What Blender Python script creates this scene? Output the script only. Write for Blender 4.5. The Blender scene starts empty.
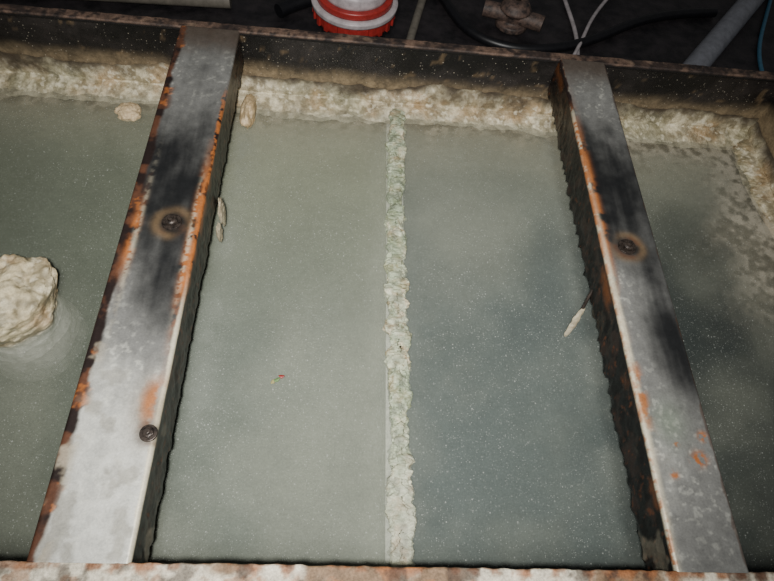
import bpy, bmesh, math
import numpy as np
from mathutils import Vector, Matrix

# ------------------------------------------------------------------ helpers
def hsh(i,j,k,s):
    n=(i*374761393+j*668265263+k*1103515245+s*974711)&0xffffffff
    n=((n^(n>>13))*1274126177)&0xffffffff
    n=n^(n>>16)
    return (n&0xffff)/65535.0
def vnoise(x,y,z,s=0):
    x,y,z=np.broadcast_arrays(x,y,z)
    xi=np.floor(x).astype(np.int64); yi=np.floor(y).astype(np.int64); zi=np.floor(z).astype(np.int64)
    a=x-xi; b=y-yi; c=z-zi
    a=a*a*(3-2*a); b=b*b*(3-2*b); c=c*c*(3-2*c)
    r=0
    for dx in (0,1):
        for dy in (0,1):
            for dz in (0,1):
                w=(a if dx else 1-a)*(b if dy else 1-b)*(c if dz else 1-c)
                r=r+w*hsh(xi+dx,yi+dy,zi+dz,s)
    return r
def fbm(x,y,z=0.0,sc=1.0,octv=4,s=0,g=0.5):
    x=np.asarray(x,float); y=np.asarray(y,float); z=np.asarray(z,float)+0.37
    t=0; amp=1; tot=0; f=sc
    for o in range(octv):
        t=t+amp*vnoise(x*f+o*3.1,y*f+o*7.7,z*f+o*1.3,s+o); tot+=amp; amp*=g; f*=2.03
    return t/tot
def sm(a,b,x):
    t=np.clip((np.asarray(x,float)-a)/(b-a),0,1); return t*t*(3-2*t)
def lin(c):
    c=np.array(c,float)/255.0
    return np.where(c<=.04045,c/12.92,((c+.055)/1.055)**2.4)
def mixc(A,B,f):
    f=np.asarray(f)[...,None]; return A*(1-f)+B*f
def blob(x,y,cx,cy,rx,ry):
    return np.exp(-(((x-cx)/rx)**2+((y-cy)/ry)**2))

COL=bpy.context.scene.collection
def link(o,parent=None):
    COL.objects.link(o)
    if parent: o.parent=parent
    return o
def empty(name):
    e=bpy.data.objects.new(name,None); e.empty_display_size=.1; return link(e)
def raw(name,V,Fc,col,mat,parent=None,smooth=True):
    me=bpy.data.meshes.new(name); me.from_pydata(np.asarray(V).tolist(),[],Fc)
    if col is not None:
        ca=me.color_attributes.new('Col','FLOAT_COLOR','POINT')
        c=np.ones((len(V),4)); c[:,:3]=np.clip(col,0,1); ca.data.foreach_set('color',c.ravel())
    me.materials.append(mat)
    if smooth: me.polygons.foreach_set('use_smooth',[True]*len(me.polygons))
    me.update()
    return link(bpy.data.objects.new(name,me),parent)
def gridfaces(n,m,wrap=False):
    i=np.arange(n-1)[:,None]; j=np.arange(m if wrap else m-1)[None,:]
    j2=(j+1)%m
    a=i*m+j; b=i*m+j2; c=(i+1)*m+j2; d=(i+1)*m+j
    return np.stack([a,b,c,d],-1).reshape(-1,4).tolist()
def grid(name,P,C,mat,parent=None,wrap=False,caps=False,smooth=True):
    n,m=P.shape[:2]; Fc=gridfaces(n,m,wrap)
    if caps:
        Fc.append(list(range(m))[::-1]); Fc.append(list(range((n-1)*m,n*m)))
    return raw(name,P.reshape(-1,3),Fc,C.reshape(-1,3) if C is not None else None,mat,parent,smooth)

# ------------------------------------------------------------------ materials
class NT:
    def __init__(s,name):
        s.m=bpy.data.materials.new(name); s.m.use_nodes=True; s.t=s.m.node_tree
        s.b=s.t.nodes['Principled BSDF']; s.out=s.t.nodes['Material Output']
    def n(s,typ,**k):
        nd=s.t.nodes.new(typ)
        for a,b in k.items(): setattr(nd,a,b)
        return nd
    def l(s,a,b): s.t.links.new(a,b)
    def pos(s):
        g=s.n('ShaderNodeNewGeometry'); return g.outputs['Position']
    def noise(s,scale,detail=4,rough=.6):
        nd=s.n('ShaderNodeTexNoise'); nd.inputs['Scale'].default_value=scale
        nd.inputs['Detail'].default_value=detail; nd.inputs['Roughness'].default_value=rough
        s.l(s.pos(),nd.inputs['Vector']); return nd.outputs['Fac']
    def rng(s,src,a,b,c,d):
        nd=s.n('ShaderNodeMapRange'); s.l(src,nd.inputs[0])
        for i,v in enumerate((a,b,c,d)): nd.inputs[i+1].default_value=v
        return nd.outputs[0]
    def math(s,op,a,b):
        nd=s.n('ShaderNodeMath',operation=op)
        for i,v in enumerate((a,b)):
            if isinstance(v,(int,float)): nd.inputs[i].default_value=v
            else: s.l(v,nd.inputs[i])
        return nd.outputs[0]
    def mix(s,fac,a,b,mode='MIX'):
        nd=s.n('ShaderNodeMix',data_type='RGBA',blend_type=mode)
        for v,i in ((fac,nd.inputs[0]),(a,nd.inputs[6]),(b,nd.inputs[7])):
            if isinstance(v,(int,float)): i.default_value=v
            elif isinstance(v,(tuple,list,np.ndarray)): i.default_value=(*[float(q) for q in v[:3]],1)
            else: s.l(v,i)
        return nd.outputs[2]
    def attr(s):
        a=s.n('ShaderNodeAttribute'); a.attribute_name='Col'; return a.outputs['Color']
    def bump(s,h,strength,dist):
        nd=s.n('ShaderNodeBump'); nd.inputs['Strength'].default_value=strength; nd.inputs['Distance'].default_value=dist
        s.l(h,nd.inputs['Height']); s.l(nd.outputs[0],s.b.inputs['Normal'])
    def set(s,**k):
        for a,v in k.items():
            i=s.b.inputs[a.replace('_',' ')]
            if isinstance(v,(int,float)): i.default_value=v
            elif isinstance(v,(tuple,list,np.ndarray)): i.default_value=(*[float(q) for q in v[:3]],1)
            else: s.l(v,i)

def specks(t,base,scale,col,amt,lo=.55):
    v=t.n('ShaderNodeTexVoronoi'); v.inputs['Scale'].default_value=scale; t.l(t.pos(),v.inputs['Vector'])
    d=t.rng(v.outputs['Distance'],.12,.32,1,0)
    sep=t.n('ShaderNodeSeparateColor'); t.l(v.outputs['Color'],sep.inputs[0])
    sel=t.rng(sep.outputs[0],lo,1.0,0,1)
    dens=t.rng(t.noise(4,3,.6),.35,.65,.5,1.0)
    k=t.math('MULTIPLY',t.math('MULTIPLY',d,sel),dens)
    return t.mix(t.math('MULTIPLY',k,amt),base,lin(col))
def painted(name,rough=.6,metal=0.,fine=300,var=.35,bump=.3,bd=.001,spec=.3,speck=0.):
    """colour comes from the mesh's procedural colour attribute, broken up by noise nodes"""
    t=NT(name); n1=t.noise(fine,5,.7); n2=t.noise(fine*.22,4,.6)
    g=t.rng(t.math('ADD',n1,n2),.7,1.3,1-var,1+var)
    cc=t.n('ShaderNodeCombineColor')
    for i in range(3): t.l(g,cc.inputs[i])
    base=t.mix(1.0,t.attr(),cc.outputs[0],'MULTIPLY')
    if speck: base=specks(t,base,170,(210,200,180),speck,.8)
    t.set(Base_Color=base,Roughness=rough,Metallic=metal,Specular_IOR_Level=spec)
    t.bump(n1,bump,bd)
    return t.m
def plain(name,c,rough=.5,metal=0.,fine=60,var=.25,bump=.1,bd=.001,c2=None):
    t=NT(name); n1=t.noise(fine,5,.65)
    c=lin(c); c2=lin(c2) if c2 is not None else c*(1-var)
    t.set(Base_Color=t.mix(t.rng(n1,.35,.65,0,1),c,c2),Roughness=rough,Metallic=metal)
    t.bump(n1,bump,bd); return t.m

M_beam=painted('galvanised_steel_rusted',rough=.40,metal=.25,fine=260,var=.24,bump=.3,bd=.0006,spec=.6)
M_wall=painted('black_coated_tank_steel',rough=.45,fine=120,var=.5,bump=.5,bd=.0015,spec=.45,speck=.6)
M_crust=painted('salt_scale_crust',rough=.5,fine=330,var=.36,bump=.6,bd=.003,spec=.45)
M_rim=painted('rusty_rim_steel',rough=.65,fine=250,var=.5,bump=.6,bd=.0015,spec=.3)
M_floor=plain('wet_dark_floor',(46,42,44),rough=.5,fine=14,c2=(20,19,22),bump=.6,bd=.01)
M_bolt=plain('dark_rusty_bolt',(75,66,60),rough=.4,metal=.5,fine=150,c2=(30,26,24),bump=.4)
M_white=plain('white_plastic',(176,168,170),rough=.4,fine=40,var=.35)
M_red=plain('red_plastic',(150,44,40),rough=.4,fine=40,var=.3)
M_dark=plain('black_rubber',(22,22,26),rough=.4,fine=40,var=.4)
M_grey=plain('grey_pvc',(128,130,138),rough=.45,fine=30,var=.3)
M_blue=plain('blue_cable',(60,105,130),rough=.45)
M_beige=plain('beige_pipe',(120,114,104),rough=.6,fine=30,var=.35)
M_rustbrown=plain('rust_brown',(110,90,80),rough=.6,fine=40,c2=(40,36,36),bump=.6,bd=.004)

def water_mat(name,alpha,spark=True):
    t=NT(name)
    n1=t.noise(7,5,.6); n2=t.noise(240,4,.75); n3=t.noise(60,3,.6)
    g=t.math('MULTIPLY',t.rng(n1,.3,.7,.91,1.09),t.rng(n2,.3,.7,.82,1.18))
    g=t.math('MULTIPLY',g,t.rng(n3,.3,.7,.93,1.07))
    cc=t.n('ShaderNodeCombineColor')
    for i in range(3): t.l(g,cc.inputs[i])
    base=t.mix(1.0,t.attr(),cc.outputs[0],'MULTIPLY')
    if spark:
        base=specks(t,base,300,(232,236,228),1.0,.5)
        base=specks(t,base,150,(232,236,228),.8,.80)
    t.set(Base_Color=base,Roughness=.18 if spark else .9,Specular_IOR_Level=.5 if spark else 0.)
    if spark: t.bump(t.noise(28,3,.5),.12,.004)
    tr=t.n('ShaderNodeBsdfTransparent'); mx=t.n('ShaderNodeMixShader'); mx.inputs[0].default_value=alpha
    t.l(tr.outputs[0],mx.inputs[1]); t.l(t.b.outputs[0],mx.inputs[2]); t.l(mx.outputs[0],t.out.inputs['Surface'])
    return t.m
M_water=water_mat('murky_water_surface',.44)
M_murk=water_mat('suspended_murk',.25,False)
M_murk2=water_mat('suspended_murk_deep',.6,False)

# ------------------------------------------------------------------ dims
XL,XR,YF,YB=-1.10,1.215,.12,1.37
WZ=-.2; BOT=-.56; FL=-.6
raw('floor',[(-5,-3,FL),(6,-3,FL),(6,6,FL),(-5,6,FL)],[(0,1,2,3)],None,M_floor,smooth=False)

# ------------------------------------------------------------------ tank
tank=empty('steel_tank')
T=.035
def wall_col(P):
    x,y,z=P[...,0],P[...,1],P[...,2]
    n=fbm(x,y,z*1.5,9,5,11); n2=fbm(x,y,z,40,4,12)
    c=mixc(lin((17,15,15)),lin((38,34,33)),sm(.42,.7,n))
    c=mixc(c,lin((120,100,74)),sm(.66,.78,n2)*.4)
    h=sm(-.080,-.140,z+(.06*(n-.5)))
    c=mixc(c,lin((128,112,88)),h*.85)
    return c
def panel(name,p0,p1,z0,z1,nx,nz,thick):
    s=np.linspace(0,1,nx)[:,None]; z=np.linspace(z0,z1,nz)[None,:]
    P=np.zeros((nx,nz,3)); P[...,0]=p0[0]+(p1[0]-p0[0])*s; P[...,1]=p0[1]+(p1[1]-p0[1])*s; P[...,2]=z
    Q=P.copy()[:,::-1]; Q[...,0]+=thick[0]; Q[...,1]+=thick[1]
    A=np.concatenate([P,Q],1)
    return grid(name,A,wall_col(A),M_wall,tank,wrap=True,caps=True,smooth=False)
TB=.022
panel('tank_wall_back',(XL-T,YB),(XR+T,YB),BOT,-.004,500,70,(0,TB))
panel('tank_wall_front',(XL-T,YF-.03),(XR+T,YF-.03),BOT,-.004,200,30,(0,.03))
panel('tank_wall_left',(XL-T,YF),(XL-T,YB),BOT,-.004,120,50,(T,0))
panel('tank_wall_right',(XR,YF),(XR,YB),BOT,-.004,300,70,(T,0))
gx=np.zeros((2,2,3)); gx[0,:,0]=XL-T; gx[1,:,0]=XR+T; gx[:,0,1]=YF-.03; gx[:,1,1]=YB+TB; gx[...,2]=BOT
b=grid('tank_bottom',gx,np.tile(lin((70,74,68)),(2,2,1)),M_wall,tank)
md=b.modifiers.new('s','SOLIDIFY'); md.thickness=.04; md.offset=-1

def bar(name,ax,a0,a1,c0,c1,z0,z1,n,colf,mat,parent,amp=.0012,seed=0,top=30):
    r=.004
    prof=[(c0,z0)]
    for q in np.linspace(z0,z1-r,5)[1:]: prof.append((c0,q))
    for k in range(1,5):
        an=k/4*math.pi/2; prof.append((c0+r-r*math.cos(an),z1-r+r*math.sin(an)))
    for q in np.linspace(c0+r,c1-r,top)[1:]: prof.append((q,z1))
    for k in range(1,5):
        an=k/4*math.pi/2; prof.append((c1-r+r*math.sin(an),z1-r+r*math.cos(an)))
    for q in np.linspace(z1-r,z0,5)[1:]: prof.append((c1,q))
    prof=np.array(prof); m=len(prof); t=np.linspace(a0,a1,n)
    P=np.zeros((n,m,3))
    if ax=='x':
        P[...,0]=t[:,None]; P[...,1]=prof[None,:,0]
    else:
        P[...,1]=t[:,None]; P[...,0]=prof[None,:,0]
    P[...,2]=prof[None,:,1]
    k=fbm(P[...,0],P[...,1],P[...,2],60,4,seed+50)-.5
    P[...,2]+=k*amp*2
    o=1 if ax=='x' else 0
    mid=(c0+c1)/2
    P[...,o]+=np.sign(P[...,o]-mid)*k*amp*2.5*(np.abs(P[...,o]-mid)>(c1-c0)/2-.006)
    return grid(name,P,colf(P[...,0],P[...,1],P[...,2]),mat,parent,wrap=True,caps=True)
def rim_back_col(x,y,z):
    n=fbm(x,y,z,22,5,31); n2=fbm(x,y,z,70,4,32)
    c=mixc(lin((50,41,37)),lin((92,74,63)),sm(.4,.65,n))
    c=mixc(c,lin((30,26,26)),sm(.5,.68,n2)*.8)
    c=mixc(c,lin((130,110,92)),sm(.58,.72,fbm(x,y,z,50,4,33))*.4)
    c=mixc(c,lin((22,20,20)),sm(-.003,-.007,z))
    return c
def rim_front_col(x,y,z):
    n=fbm(x,y,z,16,5,41); n2=fbm(x,y,z,60,4,42)
    left=sm(-.05,-.35,x)
    c=mixc(lin((122,100,78)),lin((208,200,180)),sm(.36,.56,n+.16*left-.02))
    c=mixc(c,lin((150,98,58)),sm(.54,.68,n2)*.6)
    c=mixc(c,lin((134,84,50)),sm(YF-.010,YF-.002,y+.012*(n-.5))*sm(.4,.54,n2)*.75)
    c=mixc(c,lin((58,44,38)),sm(.55,.66,fbm(x,y,z,35,4,43))*.7)
    return c
bar('rim_back','x',XL-.05,XR+.05,YB-.003,YB+.026,-.012,0,700,rim_back_col,M_rim,tank,seed=1)
bar('rim_front','x',XL-.05,XR+.05,YF-.075,YF+.004,-.012,0,700,rim_front_col,M_rim,tank,seed=2,top=30,amp=.002)
bar('rim_left','y',YF,YB,XL-.05,XL+.004,-.012,0,300,rim_back_col,M_rim,tank,seed=3)
bar('rim_right','y',YF,YB,XR-.004,XR+.05,-.012,0,300,rim_back_col,M_rim,tank,seed=4)

def crust_col(x,y,z,seed,green=0.):
    n=fbm(x,y,z,14,5,seed); n2=fbm(x,y,z,60,5,seed+1); n3=fbm(x,y,z,34,4,seed+2); n5=fbm(x,y,z,20,5,seed+8)
    c=mixc(lin((144,133,106)),lin((196,186,158)),sm(.36,.64,n2))
    c=mixc(c,lin((164,132,92)),sm(.46,.66,n)*.6)
    c=mixc(c,lin((112,101,79)),sm(.48,.66,n3)*.55)
    c=mixc(c,lin((82,74,60)),sm(.56,.70,n5)*.5)
    c=mixc(c,lin((134,148,116)),np.clip(sm(.45,.62,fbm(x,y,z,9,4,seed+4))*(.15+green),0,1))
    c=mixc(c,lin((226,218,194)),sm(.6,.7,fbm(x,y,z,90,3,seed+6))*.5)
    return c
nx,nt=1300,56
s=np.linspace(XL,XR,nx)[:,None]*np.ones((1,nt)); t=np.ones((nx,1))*np.linspace(0,1,nt)[None,:]
edge=fbm(s,0*s,0*s,5,5,61); edge2=fbm(s,0*s,0*s,28,4,62)
wid=.034+.050*edge+.030*(edge2-.4)
topz=-.10-.04*fbm(s,0*s,0*s,8,5,63)-.02*edge2
P=np.zeros((nx,nt,3)); P[...,0]=s
yy=np.where(t<.45,0,(t-.45)/.55)
P[...,1]=YB-.002-wid*yy**.9-.010*sm(0,.4,t)
P[...,2]=np.where(t<.45,topz+(WZ+.018-topz)*(t/.45),WZ+.018-.024*yy**1.1)
d=fbm(P[...,0],P[...,1],P[...,2],20,6,64,.45)-.47; d2=fbm(P[...,0],P[...,1],P[...,2],170,4,65)-.5
env=sm(0,.35,t)
P[...,1]-=(d*.020+d2*.003)*env*sm(1.02,.8,t)
P[...,2]+=(d*.013+d2*.003)*env*sm(.2,.6,t)
cc=crust_col(P[...,0],P[...,1],P[...,2],66)
cc=mixc(lin((66,57,46)),cc,sm(-.04,.42,t+.35*(d*2)))
cc=mixc(cc,lin((150,147,126)),sm(.68,1.,t+.3*d)*.75)
grid('salt_crust_back',P,cc,M_crust,tank)
ny=700
s=np.linspace(YF,YB,ny)[:,None]*np.ones((1,nt)); t=np.ones((ny,1))*np.linspace(0,1,nt)[None,:]
edge=fbm(s,0*s,0*s,8,5,71)
wid=.02+.06*edge; topz=-.13-.05*fbm(s,0*s,0*s,9,5,73)
P=np.zeros((ny,nt,3)); P[...,1]=s
yy=np.where(t<.45,0,(t-.45)/.55)
P[...,0]=XR-.002-wid*yy**.8-.012*sm(0,.4,t)
P[...,2]=np.where(t<.45,topz+(WZ+.012-topz)*(t/.45),WZ+.012-.018*yy**1.3)
d=fbm(P[...,0],P[...,1],P[...,2],24,6,74,.45)-.45; d2=fbm(P[...,0],P[...,1],P[...,2],150,4,75)-.5
env=sm(0,.2,t)
P[...,0]-=(d*.020+d2*.004)*env; P[...,2]+=(d*.012+d2*.004)*env*sm(.2,.6,t)
cc=crust_col(P[...,0],P[...,1],P[...,2],76)
cc=mixc(lin((70,62,52)),cc,sm(.0,.5,t+.5*d))
grid('salt_crust_right',P,cc,M_crust,tank)

def lump(name,c,r,parent,seed,col=None,amp=.35,seg=40,green=0.):
    th=np.linspace(0.001,math.pi-.001,seg)[:,None]; ph=np.linspace(0,2*math.pi,seg*2,endpoint=False)[None,:]
    X=np.sin(th)*np.cos(ph); Y=np.sin(th)*np.sin(ph); Z=np.cos(th)*np.ones_like(ph)
    k=1+amp*2*(fbm(X,Y,Z,1.8,5,seed)-.5)+amp*.5*(fbm(X,Y,Z,9,3,seed+1)-.5)
    P=np.stack([c[0]+X*r[0]*k,c[1]+Y*r[1]*k,c[2]+Z*r[2]*k],-1)
    C=crust_col(P[...,0],P[...,1],P[...,2],seed+3,green)
    if col is not None: C=mixc(C,lin(col),np.full(C.shape[:2],.6))
    return grid(name,P,C,M_crust,parent,wrap=True,caps=True)
lump('crust_lump_a',(-.578,1.255,WZ+.004),(.032,.028,.018),tank,201,(200,172,132))
lump('crust_lump_b',(-.266,1.285,WZ+.010),(.020,.055,.032),tank,204,(185,156,116))

# ---- partition
px=.143
n=1100; m=64
yv=np.linspace(YF,YB-.01,n)[:,None]*np.ones((1,m))
a=np.linspace(-.15*math.pi,1.15*math.pi,m)[None,:]*np.ones((n,1))
w=.015+.012*fbm(yv,0*yv,0*yv,16,4,81)
P=np.zeros((n,m,3)); P[...,1]=yv
ca,sa=np.cos(a),np.sin(a)
P[...,0]=px+.004*np.sin(yv*5)+np.sign(ca)*np.abs(ca)**.8*w
P[...,2]=WZ+.000+np.sign(sa)*np.abs(sa)**.7*.014
d=fbm(P[...,0],P[...,1],P[...,2],50,5,82,.45)-.5; d2=fbm(P[...,0],P[...,1],P[...,2],190,4,83)-.5
P[...,2]+=(d*.012+d2*.006)*sm(-.3,.6,sa)
P[...,0]+=(d*.030+d2*.010)*np.sign(ca)
C=crust_col(P[...,0],P[...,1],P[...,2],84,.45)
C=mixc(C,lin((184,194,170)),sm(.36,.58,fbm(P[...,0],P[...,1],P[...,2],80,4,87))*.65)
C=mixc(C,lin((128,144,116)),sm(.42,.62,fbm(P[...,0],P[...,1],P[...,2],30,4,88))*.55)
C=mixc(C,lin((90,94,82)),sm(.54,.68,fbm(P[...,0],P[...,1],P[...,2],60,4,89))*.55)
C=mixc(C,lin((198,198,180)),sm(.5,.2,yv)*.35)
part=empty('tank_partition')
grid('salt_crust',P,C,M_crust,part)
gp=np.zeros((2,4,3)); gp[0,:,1]=YF; gp[1,:,1]=YB
for j,(x,z) in enumerate([(px-.034,BOT),(px-.026,WZ-.010),(px+.018,WZ-.010),(px+.022,BOT)]): gp[:,j,0]=x; gp[:,j,2]=z
grid('plate',gp,np.tile(lin((206,208,192)),(2,4,1)),M_crust,part,wrap=True,caps=True,smooth=False)

# ------------------------------------------------------------------ water
def water_col(x,y):
    n=fbm(x,y,0,3.2,5,91); n2=fbm(x,y,0,12,5,92); n3=fbm(x,y,0,60,4,93); n4=fbm(x,y,0,26,4,94)
    e=.14*(n-.5)
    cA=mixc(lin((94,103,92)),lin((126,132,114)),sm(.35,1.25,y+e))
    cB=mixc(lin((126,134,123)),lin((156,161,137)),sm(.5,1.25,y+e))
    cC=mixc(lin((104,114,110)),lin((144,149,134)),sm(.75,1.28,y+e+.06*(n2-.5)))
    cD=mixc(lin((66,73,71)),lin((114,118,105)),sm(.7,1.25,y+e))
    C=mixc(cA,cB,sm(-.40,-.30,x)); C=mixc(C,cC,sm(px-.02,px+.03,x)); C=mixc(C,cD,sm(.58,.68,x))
    C=C*(1+.16*(n4-.5))[...,None]
    C=mixc(C,lin((172,175,156)),sm(.46,.75,n)*.38)
    C=mixc(C,lin((172,170,146)),sm(.28,.0,YB-.05-y+.22*(n2-.5))*.5)
    C=mixc(C,lin((174,178,160)),np.exp(-((x-px+.035)/.035)**2)*.5*(.6+.8*(n2-.5)))
    C=mixc(C,lin((162,168,156)),np.exp(-((x-.585)/.03)**2)*.4*sm(.3,.6,n2))
    C=mixc(C,lin((162,168,156)),np.exp(-((x+.27)/.03)**2)*.4*sm(.3,.6,n2))
    dr=np.minimum((XR-x)*.78,(YB-y)*1.05)
    sc=sm(.21,.10,dr+.22*(n2-.5)+.08*(n-.5)+.06*(n3-.5))*(x>.62)*sm(.60,.90,y+.1*(n-.5))
    C=mixc(C,mixc(lin((124,122,106)),lin((216,208,186)),sm(.40,.58,.5*n3+.5*n2)),sc*.95)
    sb=sm(.135,.06,(YB-y)+.10*(n2-.5))
    C=mixc(C,mixc(lin((130,124,103)),lin((190,182,156)),sm(.42,.6,n3)),sb*.8)
    C=mixc(C,lin((182,183,166)),blob(x,y,-.665,.60,.12,.12)*.35)
    g=C.mean(-1,keepdims=True); C=C+(g-C)*.08
    return C
def sheet(name,z,nx,ny,mat,par,k=1.):
    x=np.linspace(XL,XR,nx)[:,None]*np.ones((1,ny)); y=np.ones((nx,1))*np.linspace(YF,YB,ny)[None,:]
    P=np.stack([x,y,np.full_like(x,z)],-1)
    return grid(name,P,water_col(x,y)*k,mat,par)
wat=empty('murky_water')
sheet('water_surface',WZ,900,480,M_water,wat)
for i,z in enumerate((-.235,-.27,-.31,-.35)): sheet('murk_%d'%(i+1),z,160,90,M_murk if i<3 else M_murk2,wat)
sheet('murk_5',-.40,160,90,M_murk2,wat)

# ------------------------------------------------------------------ crossbeams
def ringblob(x,y,cx,cy,r,w): return np.exp(-((np.hypot(x-cx,y-cy)-r)/w)**2)
def beam(x0,x1,kind):
    e=empty('steel_crossbeam'); cx=(x0+x1)/2
    d=.1; r=.006; th=.005; n=760
    y=np.linspace(YF+.002,YB+.0,n)
    prof=[]
    for s_ in np.linspace(1,0,24): prof.append((x0,'F',s_))
    for k in range(1,5):
        an=k/5*math.pi/2; prof.append((x0+r-r*math.cos(an),'Z',-r+r*math.sin(an)))
    for q in np.linspace(x0+r,x1-r,72): prof.append((q,'Z',0.))
    for k in range(1,5):
        an=k/5*math.pi/2; prof.append((x1-r+r*math.sin(an),'Z',-r+r*math.cos(an)))
    for s_ in np.linspace(0,1,24): prof.append((x1,'F',s_))
    prof.append((x1-th,'F',1.)); prof.append((x1-th,'Z',-r-th)); prof.append((x0+th,'Z',-r-th)); prof.append((x0+th,'F',1.))
    m=len(prof); P=np.zeros((n,m,3)); P[...,1]=y[:,None]
    def jag(yy,sd):
        ph=yy*26+2.5*fbm(yy,0*yy,0*yy,9,3,sd+5); tooth=(1-np.abs((ph%1)*2-1))**2.2*fbm(yy,0*yy,0*yy,20,2,sd+7)
        return .010*fbm(yy,0*yy,0*yy,10,3,sd)+.018*np.maximum(0,fbm(yy,0*yy,0*yy,52,3,sd+1)-.5)*2+.020*tooth*(1 if kind=='R' else .3)
    for j,(xx,ty,v) in enumerate(prof):
        sd=101 if xx<cx else 111
        if kind=='R': sd+=40
        P[:,j,0]=xx
        if ty=='Z': P[:,j,2]=v
        else: P[:,j,2]=-r-v*(d-r+jag(y,sd)-.010)
    side=(np.abs(P[...,0]-cx)>(x1-x0)/2-.0015)
    k=fbm(P[...,0],P[...,1],P[...,2],45,4,120)-.5
    P[...,0]+=np.where(side,np.sign(P[...,0]-cx)*k*.008*sm(-.0,-.05,P[...,2]),0)
    P[...,2]+=np.where(P[...,2]>-.001,(fbm(P[...,0],P[...,1],0,6,2,121)-.5)*.0012,0)
    x,yy,z=P[...,0],P[...,1],P[...,2]
    n1=fbm(x*1.6,yy,z,9,5,130 if kind=='L' else 140); n2=fbm(x,yy,z,36,5,131); n3=fbm(x,yy,z,110,4,132)
    st=fbm(x*7,yy*.8,z,9,4,133)
    u=(x-x0)/(x1-x0)
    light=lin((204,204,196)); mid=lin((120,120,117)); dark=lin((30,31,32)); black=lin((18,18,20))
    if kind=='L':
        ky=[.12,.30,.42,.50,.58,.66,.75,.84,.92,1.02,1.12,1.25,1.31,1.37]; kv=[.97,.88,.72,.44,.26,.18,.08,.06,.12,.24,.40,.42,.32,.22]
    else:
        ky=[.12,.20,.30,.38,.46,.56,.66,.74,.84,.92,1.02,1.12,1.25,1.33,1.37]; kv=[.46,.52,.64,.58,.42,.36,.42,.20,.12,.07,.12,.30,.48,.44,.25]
    v=np.interp(yy+.12*(n1-.5),ky,kv)+.34*(n1-.5)+.22*(st-.5)+.18*(n2-.5)  # tone along beam: stains plus dark room reflections painted into the colour
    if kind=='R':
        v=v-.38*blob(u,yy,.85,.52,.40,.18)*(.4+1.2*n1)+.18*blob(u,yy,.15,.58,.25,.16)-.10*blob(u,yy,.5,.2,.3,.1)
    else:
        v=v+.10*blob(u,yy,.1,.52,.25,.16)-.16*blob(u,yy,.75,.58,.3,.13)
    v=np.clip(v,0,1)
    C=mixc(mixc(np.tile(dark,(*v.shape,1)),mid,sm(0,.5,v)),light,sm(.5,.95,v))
    C=mixc(C,lin((210,210,198)),sm(.58,.72,n3)*.45*sm(.2,.7,v))
    C=mixc(C,lin((122,116,102)),sm(.50,.66,n2)*.5*sm(.5,.9,v))
    C=mixc(C,lin((80,68,58)),sm(1.24,1.34,yy+.06*(n2-.5))*.8)
    rust=lin((170,102,52)); rbr=lin((92,60,44)); dbr=lin((38,29,27)); cream=lin((212,203,178))
    eL=x-x0; eR=x1-x; nn=.016*(n2-.5)+.014*(n1-.5)
    if kind=='L':
        eb=sm(.023,.015,eL+nn)
        C=mixc(C,mixc(dbr,rbr,sm(.45,.62,n2)),eb*(z>-.02))
        C=mixc(C,lin((176,166,146)),sm(.52,.64,fbm(x,yy,z,30,4,151))*sm(.040,.02,eL)*sm(.7,.3,yy)*.75)
        C=mixc(C,rust,np.clip(blob(x,yy,x0+.025,.71,.008,.07)*1.5,0,1)*sm(.38,.55,n2+.06))
        C=mixc(C,cream,np.clip(blob(x,yy,x0+.030,.70,.005,.16),0,1)*.5*sm(.35,.55,n3))
        eb=sm(.009,.004,eR+nn)
        C=mixc(C,mixc(rust,dbr,sm(.45,.6,n3)),eb*sm(.5,.62,yy)*sm(1.2,1.05,yy))
        C=mixc(C,rust,np.clip(blob(x,yy,x1-.008,.72,.009,.17)*1.6,0,1)*sm(.40,.56,n2+.05))
        C=mixc(C,cream,np.clip(blob(x,yy,x1-.014,.72,.005,.14),0,1)*.6*sm(.4,.55,n3))
        C=mixc(C,cream,sm(.008,.004,eR+nn*.6)*sm(.66,.5,yy)*.9)
        C=mixc(C,lin((124,98,66)),blob(x,yy,x1-.022,.36,.026,.05)*.65)
        C=mixc(C,rust,np.clip(blob(x,yy,x1-.016,.375,.018,.035)*1.4,0,1)*sm(.46,.58,n2)*.8)
        C=mixc(C,mixc(rbr,rust,sm(.5,.7,n3)),sm(.56,.64,fbm(x,yy,z,24,4,150))*sm(.035,.02,eL)*.75)
        bolts=[(-.335,.75,1.),(-.293,.318,.75)]
    else:
        C=mixc(C,mixc(rust,cream,sm(.4,.55,n3)),sm(.007,.003,eL+nn*.5)*.85)
        C=mixc(C,rust,np.clip(blob(x,yy,x0+.006,.88,.010,.20)*1.6,0,1)*sm(.40,.54,n2+.04))
        C=mixc(C,cream,np.clip(blob(x,yy,x0+.006,.5,.005,.30)*1.5,0,1)*.8)
        C=mixc(C,rust,np.clip(blob(x,yy,x0+.010,.42,.009,.06)*1.5,0,1)*sm(.43,.55,n2)*.9)
        C=mixc(C,dbr,sm(.008,.004,eL+nn)*sm(1.12,1.22,yy))
        for (a_,b_,r_) in ((.651,.305,.011),(.642,.300,.007),(.668,.345,.008),(.615,.33,.004),(.597,.275,.006)):
            C=mixc(C,rust,np.clip(blob(x,yy,a_,b_,r_,r_)*1.8,0,1)*sm(.42,.55,n3)*.85)
        C=mixc(C,lin((120,134,114)),blob(x,yy,.61,.37,.03,.04)*.5)
        C=mixc(C,lin((80,60,48)),sm(.006,.003,eR+nn)*.6)
        bolts=[(.615,.758,1.)]
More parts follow.
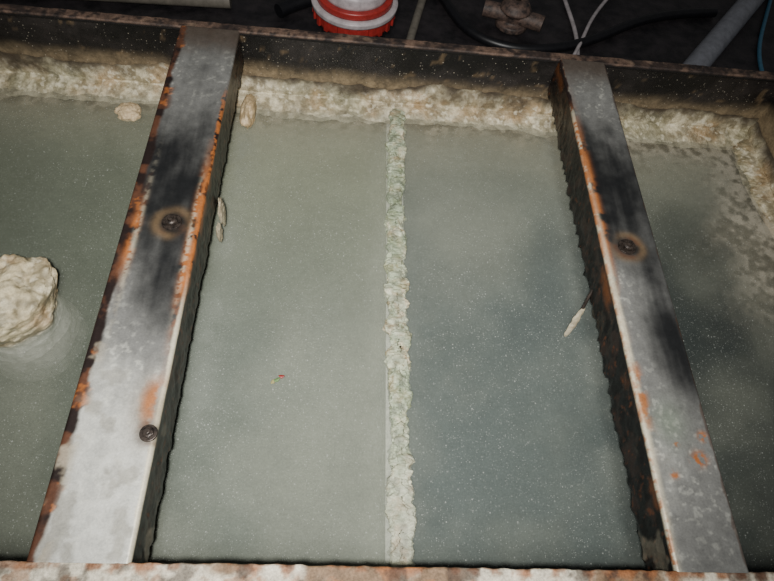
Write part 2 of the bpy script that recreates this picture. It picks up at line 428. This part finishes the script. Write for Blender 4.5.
    for bx,by,q in bolts:
        jr=.012*(n2-.5)
        C=mixc(C,lin((134,110,80)),ringblob(x+jr,yy-jr,bx,by,.032*q,.010*q)*.6*sm(.3,.65,n1))
        C=mixc(C,lin((110,68,44)),ringblob(x-jr,yy,bx,by,.026*q,.007*q)*.5*sm(.4,.6,n2))
        C=mixc(C,black,blob(x+jr,yy,bx,by,.024*q,.023*q))
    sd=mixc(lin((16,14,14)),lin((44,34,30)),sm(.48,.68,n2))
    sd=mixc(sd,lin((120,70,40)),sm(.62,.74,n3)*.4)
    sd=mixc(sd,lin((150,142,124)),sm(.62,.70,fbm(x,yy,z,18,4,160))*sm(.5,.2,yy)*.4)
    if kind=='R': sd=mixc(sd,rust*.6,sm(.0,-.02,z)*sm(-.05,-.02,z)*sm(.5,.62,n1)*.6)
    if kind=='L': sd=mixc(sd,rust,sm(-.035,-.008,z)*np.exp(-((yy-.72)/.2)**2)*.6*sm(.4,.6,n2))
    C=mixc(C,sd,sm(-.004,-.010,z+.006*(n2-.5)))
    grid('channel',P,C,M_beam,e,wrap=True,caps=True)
    for i,(bx,by,q) in enumerate(bolts):
        bm=bmesh.new()
        def cyl(r1,r2,z0,z1,seg,rot=0.):
            bmesh.ops.create_cone(bm,cap_ends=True,segments=seg,radius1=r1,radius2=r2,depth=z1-z0,
                matrix=Matrix.Translation((bx,by,(z0+z1)/2))@Matrix.Rotation(rot,4,'Z'))
        cyl(.020*q,.019*q,-.001,.003,32); cyl(.0135*q,.0135*q,.003,.0105*q,6,.3+i); cyl(.0125*q,.009*q,.0105*q,.0125*q,24)
        cyl(.007*q,.0065*q,.009*q,.018*q,20)
        me=bpy.data.meshes.new('bolt'); bm.to_mesh(me); bm.free(); me.materials.append(M_bolt)
        o=link(bpy.data.objects.new('bolt',me),e); mo=o.modifiers.new('b','BEVEL'); mo.width=.0008; mo.segments=2
    return e
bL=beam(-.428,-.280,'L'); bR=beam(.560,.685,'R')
lump('hanging_crust_a',(-.272,.885,-.125),(.006,.020,.045),bL,301,(160,150,128),amp=.6)
lump('hanging_crust_b',(-.274,.84,-.150),(.006,.012,.03),bL,303,(160,150,128),amp=.6)

def tube(name,pts,r,mat,parent=None,res=10):
    cu=bpy.data.curves.new(name,'CURVE'); cu.dimensions='3D'; cu.bevel_depth=r; cu.bevel_resolution=6; cu.resolution_u=res; cu.use_fill_caps=True
    sp=cu.splines.new('NURBS'); sp.points.add(len(pts)-1)
    for p,q in zip(sp.points,pts): p.co=(*q,1)
    sp.use_endpoint_u=True; sp.order_u=min(4,len(pts)); cu.materials.append(mat)
    return link(bpy.data.objects.new(name,cu),parent)
tube('wire',[(.563,.70,-.085),(.556,.69,-.10),(.552,.672,-.13),(.543,.66,-.165)],.0035,M_bolt,bR)
n,m=40,24
s=np.linspace(0,1,n)[:,None]*np.ones((1,m)); a=np.linspace(0,2*math.pi,m,endpoint=False)[None,:]*np.ones((n,1))
A=np.array((.553,.674,-.125)); B=np.array((.530,.640,-.198))
rad=.0075*np.sin(np.clip(s*.96+.04,0,1)*math.pi)**.4
C0=A+(B-A)*s[...,None]
k=fbm(C0[...,0]+.01*np.cos(a),C0[...,1],C0[...,2]+.01*np.sin(a),90,3,310)
rad=rad*(.5+k)
P=C0.copy(); P[...,0]+=rad*np.cos(a); P[...,1]+=rad*np.sin(a)*.8; P[...,2]+=rad*np.sin(a)*.5
grid('wire_salt',P,mixc(crust_col(P[...,0],P[...,1],P[...,2],311),lin((170,162,140)),np.full(P.shape[:2],.5)),M_crust,bR,wrap=True,caps=True)

# ------------------------------------------------------------------ encrusted pipe stub
st=empty('encrusted_pipe')
cx,cy,Rr=-.690,.645,.088
n,m=170,140
a=np.linspace(0,2*math.pi,m,endpoint=False)[None,:]*np.ones((n,1))
s=np.linspace(0,1,n)[:,None]*np.ones((1,m))
q=np.clip((s-.5)/.5,0,1)
H=.066
rr=np.where(q<.55,Rr+.006*np.sin(q/.55*math.pi*.75),0)
rr=np.where(q>=.55,(Rr+.0042)*np.cos((q-.55)/.45*math.pi/2)**.6+.0005,rr)
z2=np.where(q<.55,WZ-.02+q/.55*(H+.02),WZ+H+.030*np.sin((q-.55)/.45*math.pi/2))
rad=np.where(s<.5,Rr+.018*sm(.5,.30,s),rr); z=np.where(s<.5,BOT+(WZ-.02-BOT)*(s/.5),z2)
X=cx+rad*np.cos(a); Y=cy+rad*np.sin(a)
k=fbm(X,Y,z,18,5,171)-.5; k2=fbm(X,Y,z,80,4,172)-.5
en=sm(.47,.6,s); rad=rad*(1+en*(k*.60+k2*.16)+(1-en)*k*.25); z=z+en*(k*.045+k2*.015)
P=np.stack([cx+rad*np.cos(a),cy+rad*np.sin(a),z],-1)
C=crust_col(P[...,0],P[...,1],P[...,2],173)
C=mixc(C,lin((214,200,162)),sm(.40,.62,fbm(X,Y,z,30,4,178))*.6)
C=mixc(C,lin((140,134,114)),sm(WZ+.05,WZ,z)*.5)
C=mixc(np.tile(lin((250,250,238)),(n,m,1)),C,en)
grid('pipe_and_cap',P,C,M_crust,st,wrap=True,caps=True)

# ------------------------------------------------------------------ floating flower fragment
fr=empty('flower_fragment')
for i,(x,y,rx,ry,mt) in enumerate([(-.105,.512,.006,.004,M_red),(-.114,.504,.008,.004,plain('leaf_green',(100,130,76))),(-.122,.499,.005,.004,plain('petal_yellow',(160,150,100)))]):
    bm=bmesh.new(); bmesh.ops.create_uvsphere(bm,u_segments=16,v_segments=8,radius=1)
    for v in bm.verts:
        v.co=Vector((v.co.x*rx*(1+.3*math.sin(3*v.co.y)),v.co.y*ry,v.co.z*.0025+.002*v.co.x**2))
    me=bpy.data.meshes.new('petal'); bm.to_mesh(me); bm.free(); me.materials.append(mt)
    o=link(bpy.data.objects.new('petal_%d'%(i+1),me),fr); o.location=(x,y,WZ+.001); o.rotation_euler=(0,0,.6*i)

# ------------------------------------------------------------------ things behind the tank
def lathe(name,prof,mat,parent,seg=64):
    n=len(prof); P=np.zeros((n,seg,3)); a=np.linspace(0,2*math.pi,seg,endpoint=False)
    for i,(r,z) in enumerate(prof):
        P[i,:,0]=r*np.cos(a); P[i,:,1]=r*np.sin(a); P[i,:,2]=z
    return grid(name,P,None,mat,parent,wrap=True,caps=True)
def rp(l):
    out=[]
    for i in range(len(l)-1):
        for q in np.linspace(0,1,5)[:-1]: out.append((l[i][0]+(l[i+1][0]-l[i][0])*q,l[i][1]+(l[i+1][1]-l[i][1])*q))
    return out+[l[-1]]
bk=empty('plastic_drum'); bk.location=(.010,1.915,FL)
lathe('body',rp([(.10,0),(.108,.02),(.112,.30)]),M_dark,bk)
lathe('red_collar',rp([(.112,.30),(.135,.305),(.137,.345),(.12,.35)]),M_red,bk)
lathe('white_flange',rp([(.11,.345),(.146,.348),(.148,.364),(.14,.370),(.11,.370)]),M_white,bk)
lathe('red_band',rp([(.11,.368),(.130,.370),(.130,.392),(.10,.394)]),M_red,bk)
lathe('white_cap',rp([(.10,.390),(.112,.392),(.112,.43),(.10,.436),(.05,.436),(.045,.45),(.01,.45)]),M_white,bk)
bm=bmesh.new()
for k in range(22):
    a_=k/22*2*math.pi
    bmesh.ops.create_cube(bm,size=1,matrix=Matrix.Rotation(a_,4,'Z')@Matrix.Translation((.1385,0,.325))@Matrix.Diagonal((.008,.014,.036,1)))
me=bpy.data.meshes.new('grip_ribs'); bm.to_mesh(me); bm.free(); me.materials.append(M_red); link(bpy.data.objects.new('grip_ribs',me),bk)

tube('grey_pipe',[(1.25,1.88,FL+.052),(1.506,2.21,FL+.052),(1.977,2.79,FL+.052),(2.4,3.32,FL+.052)],.050,M_grey)
tube('clear_hose',[(.970,2.8,FL+.013),(.970,2.697,FL+.013),(.989,2.457,FL+.013),(.992,2.281,FL+.013),(.95,2.10,FL+.013)],.009,M_white)
tube('clear_hose',[(1.35,2.86,FL+.036),(1.273,2.746,FL+.036),(1.141,2.57,FL+.036),(1.038,2.393,FL+.03),(.985,2.25,FL+.036),(.90,2.10,FL+.013)],.008,M_white)
tube('blue_cable',[(2.15,2.98,FL+.012),(2.10,2.88,FL+.012),(1.92,2.53,FL+.012),(1.80,2.285,FL+.012),(1.8,2.1,FL+.012)],.009,M_blue)
tube('flat_strip',[(.36,2.72,FL+.02),(.322,2.547,FL+.02),(.253,2.226,FL+.02),(.22,2.05,FL+.02)],.017,M_beige)
tube('beige_pipe',[(-1.45,2.28,FL+.04),(-1.157,2.30,FL+.04),(-.574,2.33,FL+.04),(-.50,2.335,FL+.04)],.036,M_beige)
tube('black_hose',[(.30,2.75,FL+.022),(.42,2.5,FL+.022),(.45,2.3,FL+.022),(.7,2.16,FL+.022),(1.1,2.30,FL+.022),(1.35,2.55,FL+.022),(1.7,2.6,FL+.022)],.02,M_dark)
tube('black_hose',[(-.3,2.3,FL+.03),(-.1,2.5,FL+.03),(.05,2.45,FL+.03),(.2,2.75,FL+.03)],.028,M_dark)
vv=empty('rusty_valve'); vv.location=(.70,2.38,FL)
lathe('valve_body',rp([(.05,0),(.07,.01),(.07,.03),(.045,.04),(.05,.07),(.07,.09),(.05,.12),(.02,.13)]),M_rustbrown,vv)
tube('valve_port',[(-.13,.03,.06),(-.05,.01,.06),(.05,-.02,.06),(.12,-.05,.06)],.034,M_rustbrown,vv)
lathe('valve_stem',rp([(.012,.12),(.012,.16),(.03,.165),(.03,.18)]),M_bolt,vv)

# ------------------------------------------------------------------ light, world, camera
w=bpy.data.worlds.new('world'); bpy.context.scene.world=w; w.use_nodes=True
w.node_tree.nodes['Background'].inputs[0].default_value=(.92,.92,.92,1); w.node_tree.nodes['Background'].inputs[1].default_value=.08
ld=bpy.data.lights.new('camera_flash','SPOT'); ld.energy=165; ld.color=(1,.98,.94); ld.shadow_soft_size=.03
ld.spot_size=math.radians(94); ld.spot_blend=1.0
o=link(bpy.data.objects.new('camera_flash',ld)); o.location=(-.04,-.06,1.10)
o.rotation_euler=(Vector((.06,.92,-.1))-o.location).to_track_quat('-Z','Y').to_euler()
ld=bpy.data.lights.new('overhead_fill','AREA'); ld.shape='DISK'; ld.size=.5; ld.energy=28; ld.color=(1,1,.97)  # added fill behind the camera, evens out near and far brightness
o=link(bpy.data.objects.new('overhead_fill',ld)); o.location=(.0,-.5,2.3)
o.rotation_euler=(Vector((0,.9,-.2))-o.location).to_track_quat('-Z','Y').to_euler()
cd=bpy.data.cameras.new('camera'); cam=link(bpy.data.objects.new('camera',cd)); bpy.context.scene.camera=cam
cd.sensor_width=36; cd.lens=605/774*36; cd.clip_start=.01
cam.matrix_world=Matrix(((.9951,-.0533,-.0836,0),(.0017,.8523,-.5230,0),(.0991,.5203,.8482,1),(0,0,0,1)))
